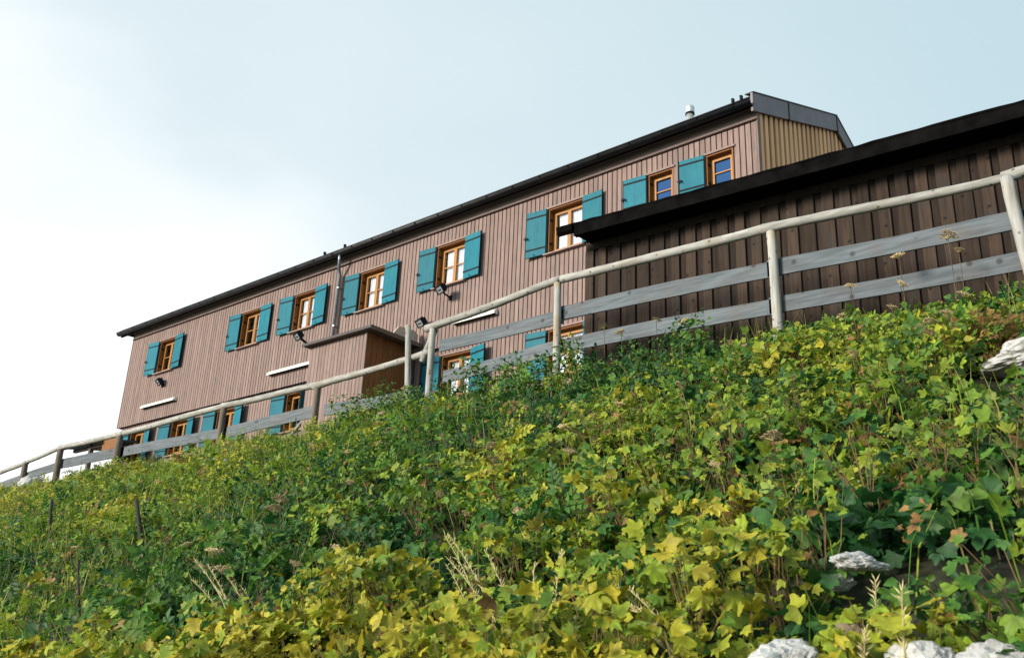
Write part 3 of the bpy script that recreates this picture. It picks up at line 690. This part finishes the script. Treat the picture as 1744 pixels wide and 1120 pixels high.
TPL = {'A': [lobed(T5,S5,B5,True,.42,1), lobed(T5,S5,B5,True,-.45,2), lobed(T3,S3,B3,True,.35,3), lobed(T3,S3,B3,True,-.5,6), lobed(T5[1:],S5[1:],[(-110,.4),(140,.3)],True,.1,7)],
       'B': [lobed(T5,S5,B5,False,.35,4), lobed(T3,S3,B3,False,-.4,5), lobed(T3,S3,B3,False,.4,8)],
       'C': [ovate(.0), ovate(-.2), ovate(.12,.28)], 'D': [pinnate(1), pinnate(2)]}
BLOCKED = [(-1.22,6.35,.42),(-1.28,3.32,.15),(-1.25,3.10,.11),(-1.37,2.82,.16),(-.97,2.86,.14),(-.74,2.88,.15)]
for sx_, sy_ in ((-8.15,4.6),(-10.87,4.9),(-6.3,3.2)):
    u_ = Vector((-sx_,-sy_,0)).normalized()
    BLOCKED += [(sx_+u_.x*t, sy_+u_.y*t, .12) for t in (0,.16,.32,.48)]
DARK = [(-1.6,3.9,.50),(-1.2,5.5,.42),(-2.75,3.75,.34),(-1.0,4.0,.32),(-2.2,6.4,.30),(-4.3,3.9,.30),(-3.1,5.2,.25),(-6.1,6.7,.3),(-2.55,4.75,.3),(-1.9,5.1,.25)]
leaves = {k: [] for k in 'ABCD'}        # rows: x y z size azimuth pitch roll r g b
YEL = np.array([.43,.37,.030]); YG = np.array([.250,.330,.026]); GR = np.array([.078,.190,.024]); DG = np.array([.022,.090,.020]); BG = np.array([.040,.118,.050]); RU = np.array([.30,.165,.055]); TAN = np.array([.40,.30,.14])
def mixc(t):
    t = np.clip(t, 0, 1)[:, None]
    return np.where(t < .25, DG+(GR-DG)*t/.25, np.where(t < .6, GR+(YG-GR)*(t-.25)/.35, YG+(YEL-YG)*(t-.6)/.4))
petiole = []
def scatter(n, xr, yr, kind, nl, H, rad, size, yel, far=False, keep=None, rust=.03, hbias=.55, blue=0):
    x = rng.uniform(*xr, n); y = rng.uniform(*yr, n)
    m = np.ones(n, bool)
    for bx, by, br_ in BLOCKED: m &= (x-bx)**2+(y-by)**2 > br_**2
    for bx, by, br_ in DARK: m &= ((x-bx)**2+(y-by)**2 > br_**2) | (rng.random(n) < (.30 if H > .2 else 1))
    if keep is not None: m &= rng.random(n) < keep(x, y)
    x, y = x[m], y[m]; n = len(x)
    z = zg(x, y); Hh = H*rng.uniform(.55, 1.4, n)*(1+.4*fld(x, y, 1.9, .4))*np.where((x > -4.7) & (y > 7.9), .55, np.where((x < -11) & (y > 8.3), .7, 1)); yl = yel(x, y)+rng.normal(0, .19, n)
    sz = size*rng.uniform(.7, 1.3, n); cnt = np.maximum(3, rng.poisson(nl, n))
    i = np.repeat(np.arange(n), cnt); k = len(i)
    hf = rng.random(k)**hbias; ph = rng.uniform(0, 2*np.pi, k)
    rr = rad*np.sqrt(rng.random(k))*(1.05-.45*hf)*rng.uniform(.8,1.2,k)
    lx = x[i]+rr*np.cos(ph)-.05*hf; ly = y[i]+rr*np.sin(ph)-.10*hf; lz = z[i]+Hh[i]*(.12+.88*hf)*(1-.25*(rr/rad)**2)
    lz = np.maximum(lz, zg(lx, ly)+.03)
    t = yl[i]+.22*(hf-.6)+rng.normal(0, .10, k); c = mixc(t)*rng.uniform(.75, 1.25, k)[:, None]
    if blue: c = c*(1-blue)+BG*blue
    q = rng.random(k) < rust; c[q] = RU*rng.uniform(.5, 1.3, q.sum())[:, None]
    s = sz[i]*rng.uniform(.5, 1.3, k)*(.75+.4*hf)
    leaves[kind].append(np.c_[lx, ly, lz, s, ph+rng.normal(0, .6, k), rng.normal(0, .62, k), rng.normal(0, .60, k), c])
    if kind == 'A':
        sel = rng.random(k) < .5; petiole.append(np.c_[lx, ly, lz, x[i], y[i], z[i]+Hh[i]*.25*hf, t][sel])
def yf(x, y):
    a = .27+.40*fld(x, y, 1.15, 1.3)+.30*fld(x, y, 3.1, .2)
    a = a+.50*np.exp(-((y-2.75)/.5)**2)*np.clip((x+5.5)/.5, 0, 1)                     # yellow strip along the foot
    a = a+.32*np.exp(-((x+2.4)/1.9)**2-((y-6.2)/1.5)**2)                               # yellowing patch, upper right
    a = a-.22*np.exp(-((x+7.5)/2.6)**2-((y-8.3)/1.0)**2)                               # dark green belt under the fence
    a = a-.10*np.exp(-((x+7.5)/2.0)**2-((y-4.2)/1.0)**2)
    a = a+.34*np.clip((-7.5-x)/3, 0, 1)*np.clip((y-4.6)/1.5, 0, 1)
    return a
lob = lambda x, y: np.clip(.62+.7*fld(x, y, .9, 2.2)+.5*np.clip((x+5.5)/3, -.6, .6)-.5*np.clip((y-8.2), 0, 1), .12, 1)
fin = lambda x, y: 1.12-lob(x, y)
# near and middle
scatter(1500, (-5.5, 3.0), (1.6, 9.25), 'A', 30, .36, .24, .041, yf, keep=lob, rust=.02)
scatter(380, (-5.8, 1.5), (1.6, 3.5), 'A', 28, .36, .24, .043, lambda x, y: yf(x, y)+.12, rust=.02)
scatter(850, (-5.5, 3.0), (1.6, 9.6), 'C', 75, .36, .22, .044, lambda x, y: yf(x, y)-.10, keep=fin, rust=.02)
scatter(420, (-5.5, 3.0), (1.6, 9.5), 'D', 16, .32, .24, .17, lambda x, y: yf(x, y)-.16, keep=fin, rust=.02)
# far left
scatter(1000, (-28, -5.5), (2.2, 9.3), 'B', 26, .34, .26, .046, yf, keep=lambda x, y: lob(x, y)*np.where(y < 6, .7, 1), rust=.02)
scatter(1650, (-28, -5.5), (2.2, 9.5), 'C', 54, .38, .24, .046, lambda x, y: yf(x, y)-.08, keep=fin, rust=.03)
scatter(700, (-28, -5.5), (2.2, 9.5), 'D', 14, .36, .24, .16, lambda x, y: yf(x, y)-.1, keep=fin, rust=.03)
# tall nettles along the fence
scatter(150, (-11.2, -4.6), (8.7, 9.35), 'C', 70, .56, .16, .048, lambda x, y: 0*x+.10, rust=.01, hbias=.9)
scatter(70, (-4.4, -1.0), (8.7, 9.3), 'C', 55, .40, .16, .050, lambda x, y: 0*x+.16, rust=.02, hbias=.9)
scatter(170, (-24, -11), (8.6, 9.3), 'C', 50, .32, .15, .050, lambda x, y: 0*x+.24, rust=.02, hbias=.9)
scatter(110, (-1.9, -.5), (6.7, 7.4), 'D', 14, .25, .2, .13, lambda x, y: 0*x+.2, rust=.5)
# low undergrowth
scatter(1500, (-5.5, 3), (1.6, 9.5), 'B', 22, .15, .27, .066, lambda x, y: yf(x, y)-.22, rust=.05, hbias=1)
scatter(2300, (-28, -5.5), (1.8, 9.5), 'B', 11, .15, .30, .060, lambda x, y: yf(x, y)-.18, rust=.05, hbias=1)
scatter(1000, (-28, 3), (1.6, 9.6), 'C', 22, .20, .24, .050, lambda x, y: yf(x, y)-.1, rust=.05, hbias=1)
def leaf_mesh(name, kinds):
    VV, FF, CC = [], [], []; off = 0
    for kd in kinds:
        rows = np.concatenate(leaves[kd]); tid = rng.integers(0, len(TPL[kd]), len(rows))
        for j, (tv, tf) in enumerate(TPL[kd]):
            r = rows[tid == j]; k = len(r)
            if not k: continue
            az, pi_, ro = r[:,4], r[:,5], r[:,6]
            a = np.c_[np.cos(az), np.sin(az), 0*az]; up_ = np.tile([0,0,1.], (k,1))
            d = a*np.cos(pi_)[:,None]+up_*np.sin(pi_)[:,None]
            sd = np.cross(d, up_); sd /= np.linalg.norm(sd, axis=1)[:,None]; nn = np.cross(sd, d)
            s2 = sd*np.cos(ro)[:,None]+nn*np.sin(ro)[:,None]; n2 = np.cross(s2, d)
            tl = np.deg2rad(40); Rx = np.array([[1,0,0],[0,math.cos(tl),-math.sin(tl)],[0,math.sin(tl),math.cos(tl)]])   # leaves lean out of the slope
            fr_ = np.stack([s2, d, n2], 1)@Rx.T
            v = r[:,None,:3]+np.einsum('vc,kcd->kvd', tv, fr_)*r[:,3][:,None,None]*np.where(np.arange(3) >= 0, 1, 1)
            VV.append(v.reshape(-1,3)); nv = len(tv)
            FF.append((tf[None]+(np.arange(k)*nv)[:,None,None]+off).reshape(-1,3)); off += k*nv
            rad_ = np.linalg.norm(tv[:, :2], axis=1); fv = (.72+.38*rad_)[None]*rng.uniform(.82, 1.15, (k, nv))     # paler towards the lobes, uneven from vein to vein
            CC.append((r[:,None,7:10]*fv[:,:,None]).reshape(-1,3))
    me = np_mesh(name, np.concatenate(VV), np.concatenate(FF), M['leaf'], np.concatenate(CC))
    return me
o = tag(put('broad_leaf_ground_cover', leaf_mesh('broad_leaf_ground_cover', 'AB')), 'yellowing lobed leaves covering the steep slope', None, None, 'stuff')
o = tag(put('fine_leaf_ground_cover', leaf_mesh('fine_leaf_ground_cover', 'CD')), 'small green nettle-like leaves and ferny fronds covering the steep slope', None, None, 'stuff')
# stalks of the ground cover
pt = np.concatenate(petiole); k = len(pt); a, b = pt[:, 3:6], pt[:, :3]; w = np.array([.0022, 0, 0]); w2 = np.array([0, .0022, 0])
mid = (a+b)/2+np.c_[rng.normal(0,.015,(k,2)), .02*np.ones(k)]
vv = np.stack([a-w, a+w, mid+w, mid-w, b+w*.6, b-w*.6], 1).reshape(-1,3)
ff = (np.array([[0,1,2,3],[3,2,4,5]])[None]+(np.arange(k)*6)[:,None,None]).reshape(-1,4)
o = tag(put('ground_cover_stalks', np_mesh('ground_cover_stalks', vv, ff, M['stem'])), 'thin brown leaf stalks under the leaves on the slope', None, None, 'stuff')

k = 16000; gx_ = rng.uniform(-26, 2, k); gy_ = rng.uniform(2, 9.6, k); m_ = rng.random(k) < np.clip(.25+.5*np.clip((-5-gx_)/3, 0, 1)+.3*fld(gx_, gy_, .8, 3), .08, 1); gx_, gy_ = gx_[m_], gy_[m_]; k = len(gx_)
b0 = np.c_[gx_, gy_, zg(gx_, gy_)]; hg_ = rng.uniform(.25, .58, k); ph = rng.uniform(0, 6.28, k); ln_ = rng.uniform(.05, .25, k)
dr = np.c_[np.cos(ph)*ln_, np.sin(ph)*ln_-.05, 0*k*ph]; w = np.c_[np.sin(ph), -np.cos(ph), 0*ph]*.0035
p1 = b0+dr*.3+np.c_[0*hg_, 0*hg_, hg_*.6]; p2 = b0+dr+np.c_[0*hg_, 0*hg_, hg_]
vv = np.stack([b0-w, b0+w, p1+w, p1-w, p2+w*.2, p2-w*.2], 1).reshape(-1,3)
ff = (np.array([[0,1,2,3],[3,2,4,5]])[None]+(np.arange(k)*6)[:,None,None]).reshape(-1,4)
cg = np.where(rng.random(k)[:,None] < .35, np.array([.36,.30,.12]), mixc(rng.uniform(.2,.75,k)))*rng.uniform(.7,1.2,k)[:,None]
o = tag(put('meadow_grass', np_mesh('meadow_grass', vv, ff, M['leaf'], np.repeat(cg, 6, 0))), 'thin green and straw grass blades among the leaves', None, None, 'stuff')

# single large-leaved plants close to the camera: stem and every leaf its own piece
LM = {}
for mname in ('leafyellow', 'leafgreen', 'leafrust'):
    for j, (tv, tf) in enumerate(TPL['A']):
        me = bpy.data.meshes.new('leaf'); me.from_pydata([tuple(p) for p in tv], [], [tuple(int(q) for q in f) for f in tf]); me.materials.append(M[mname]); LM[mname, j] = me
stem_m = MB().tube([(0,0,-.05),(.01,0,.12),(0,.01,.25)], [.006,.005,.003], 5).mesh('stem', M['stem'])
def big_plant(x, y, h, size, n, pal):
    wh = 'in the yellow strip along the bottom of the slope' if y < 3.6 else 'on the right half of the slope below the shed'
    t = empty('leafy_plant', (x, y, g1(x, y)), 'plant with large yellow-green lobed leaves '+wh, 'plant', 'large-leaved plants '+wh)
    st = put('stem', stem_m, t); st.scale = (1, 1, h/.25)
    for i in range(n):
        ph = i*2.4+random.uniform(-.4,.4); hf = (i+1)/n; rr = (1.15-hf*.75)*size*1.5
        o = put('leaf', LM[random.choice(pal), random.randrange(3)], t, (rr*math.cos(ph), rr*math.sin(ph)-.05*hf, h*(.45+.55*hf)),
                (R(40)+random.gauss(0,.3), random.gauss(0,.3), ph-math.pi/2+random.gauss(0,.3)))
        o.scale = [size*random.uniform(.75,1.2)]*3
for i in range(46):
    if i < 30: x, y = random.uniform(-4.9,-1.7), random.uniform(2.55,3.25)
    else: x, y = random.uniform(-3.6,-.8), random.uniform(3.9,6.5)
    if any((x-a)**2+(y-b)**2 < (c+.1)**2 for a, b, c in BLOCKED+DARK): continue
    big_plant(x, y, random.uniform(.26,.42), random.uniform(.045,.062), random.randint(6,10), ['leafyellow']*4+['leafgreen']*2+(['leafrust'] if i % 3 == 0 else []))

# dried umbels
def umbel_head(seed):
    r_ = random.Random(seed); m = MB()
    for i in range(19):
        g = i*2.4; q = .07*math.sqrt((i+.5)/19); p = Vector((q*math.cos(g), q*math.sin(g), .05-q*q*3+r_.uniform(-.006,.006)))
        m.tube([(0,0,0), p], [.0015,.001], 3, False)
        for j in range(7):
            c = p+Vector((r_.gauss(0,.009), r_.gauss(0,.009), r_.gauss(0,.005))); s = r_.uniform(.006,.012)
            m.add([c+Vector((s,0,0)), c+Vector((-s*.5,s*.8,0)), c+Vector((-s*.5,-s*.8,0)), c+Vector((0,0,s))], [(0,1,3),(1,2,3),(2,0,3),(0,2,1)])
    return m.mesh('flower_head', M['umbel'])
UH = [umbel_head(i) for i in range(4)]
ust = [MB().tube([(0,0,-.1),(random.uniform(-.03,.03),0,.25),(random.uniform(-.05,.05),-.02,.5)], [.005,.004,.003], 5).mesh('stem', M['stem' if i else 'darkstem']) for i in range(3)]
def umbel(x, y, h, s, lab, grp):
    t = empty('dried_umbel', (x, y, g1(x, y)), lab, 'dried flower', grp)
    j = random.randrange(3); st = put('stem', ust[j], t); st.scale = (1, 1, h/.5)
    tip = ust[j].vertices[-1].co; o = put('flower_head', random.choice(UH), t, (tip.x, tip.y, h), (R(random.uniform(5,45)), R(random.uniform(-30,30)), random.uniform(0,6)))
    o.scale = (s, s, s)
for i in range(84):
    if i < 48: x, y = random.uniform(-7,-.8), random.uniform(3.2,8.8)
    else: x, y = random.uniform(-17,-6), random.uniform(3.2,8.8)
    if y < 3.8 and x > -4 or any((x-a)**2+(y-b)**2 < c*c for a, b, c in BLOCKED): continue
    up_ = 'high' if y > 6.2 else 'low'; r_ = x/y
    wh = 'below the dark shed' if r_ > -.72 else 'below the gap between the two fences' if r_ > -1.15 else 'below the porch and the left fence'
    umbel(x, y, random.uniform(.30,.46), random.uniform(.45,.85), 'dried tan flower umbel standing %s on the slope %s' % (up_, wh), 'dried umbels %s on the slope %s' % (up_, wh))
for x, h, s in ((-3.25,.62,.8), (-2.75,.55,.9), (-2.78,.85,.9), (-2.3,.95,1.1), (-2.22,.78,.7), (-6.4,.85,.8), (-6.1,.72,.9), (-5.6,.80,.8), (-5.2,.7,.9)):
    umbel(x, 9.15, h, s, 'dried umbel rising on its stalk in front of the dark shed', 'dried umbels by the shed')

# dry grass
for (x, y, n, h, lx, lab) in ((-2.75, 3.2, 6, .72, -.30, 'tall pale dry grass leaning left in the middle of the foreground'),
                              (-2.45, 3.15, 3, .60, .06, 'few upright straw stalks right of the leaning dry grass'),
                              (-4.55, 3.2, 6, .55, -.30, 'dry grass fan leaning left in the lower left foreground'),
                              (-1.65, 3.0, 4, .42, -.25, 'thin grass stalks leaning over the left white boulder'),
                              (-1.05, 3.0, 4, .45, .05, 'green-tan grass stalks between the bottom right boulders'),
                              (-11.4, 9.0, 7, .55, .05, 'rusty dry grass in front of the brown porch wall')):
    t = empty('dry_grass', (x, y, g1(x, y)), lab, 'grass', 'dry grass tufts')
    for i in range(n):
        a = Vector((random.gauss(0,.05), random.gauss(0,.05), 0)); hh = h*random.uniform(.75,1.15); dx = lx*random.uniform(.6,1.5); dy = random.gauss(-.05,.05)
        pts = [a+Vector((dx*u*u, dy*u*u, hh*u)) for u in np.linspace(0,1,9)]
        m = MB().tube(pts, [.0036*(1-.6*u) for u in np.linspace(0,1,9)], 4, False)
        for q in range(46):
            u = .58+.42*q/46; p = a+Vector((dx*u*u, dy*u*u, hh*u)); d = Vector((random.gauss(0,.4)+lx, random.gauss(0,.4), random.uniform(.3,1))).normalized()*random.uniform(.012,.04); s = d.cross(Vector((0,1,0))).normalized()*.0016
            m.add([p, p+d*.5+s, p+d, p+d*.5-s], [(0,1,2,3)])
        o = bpy.data.objects.new('stalk', m.mesh('stalk', M['straw'])); link(o, t)
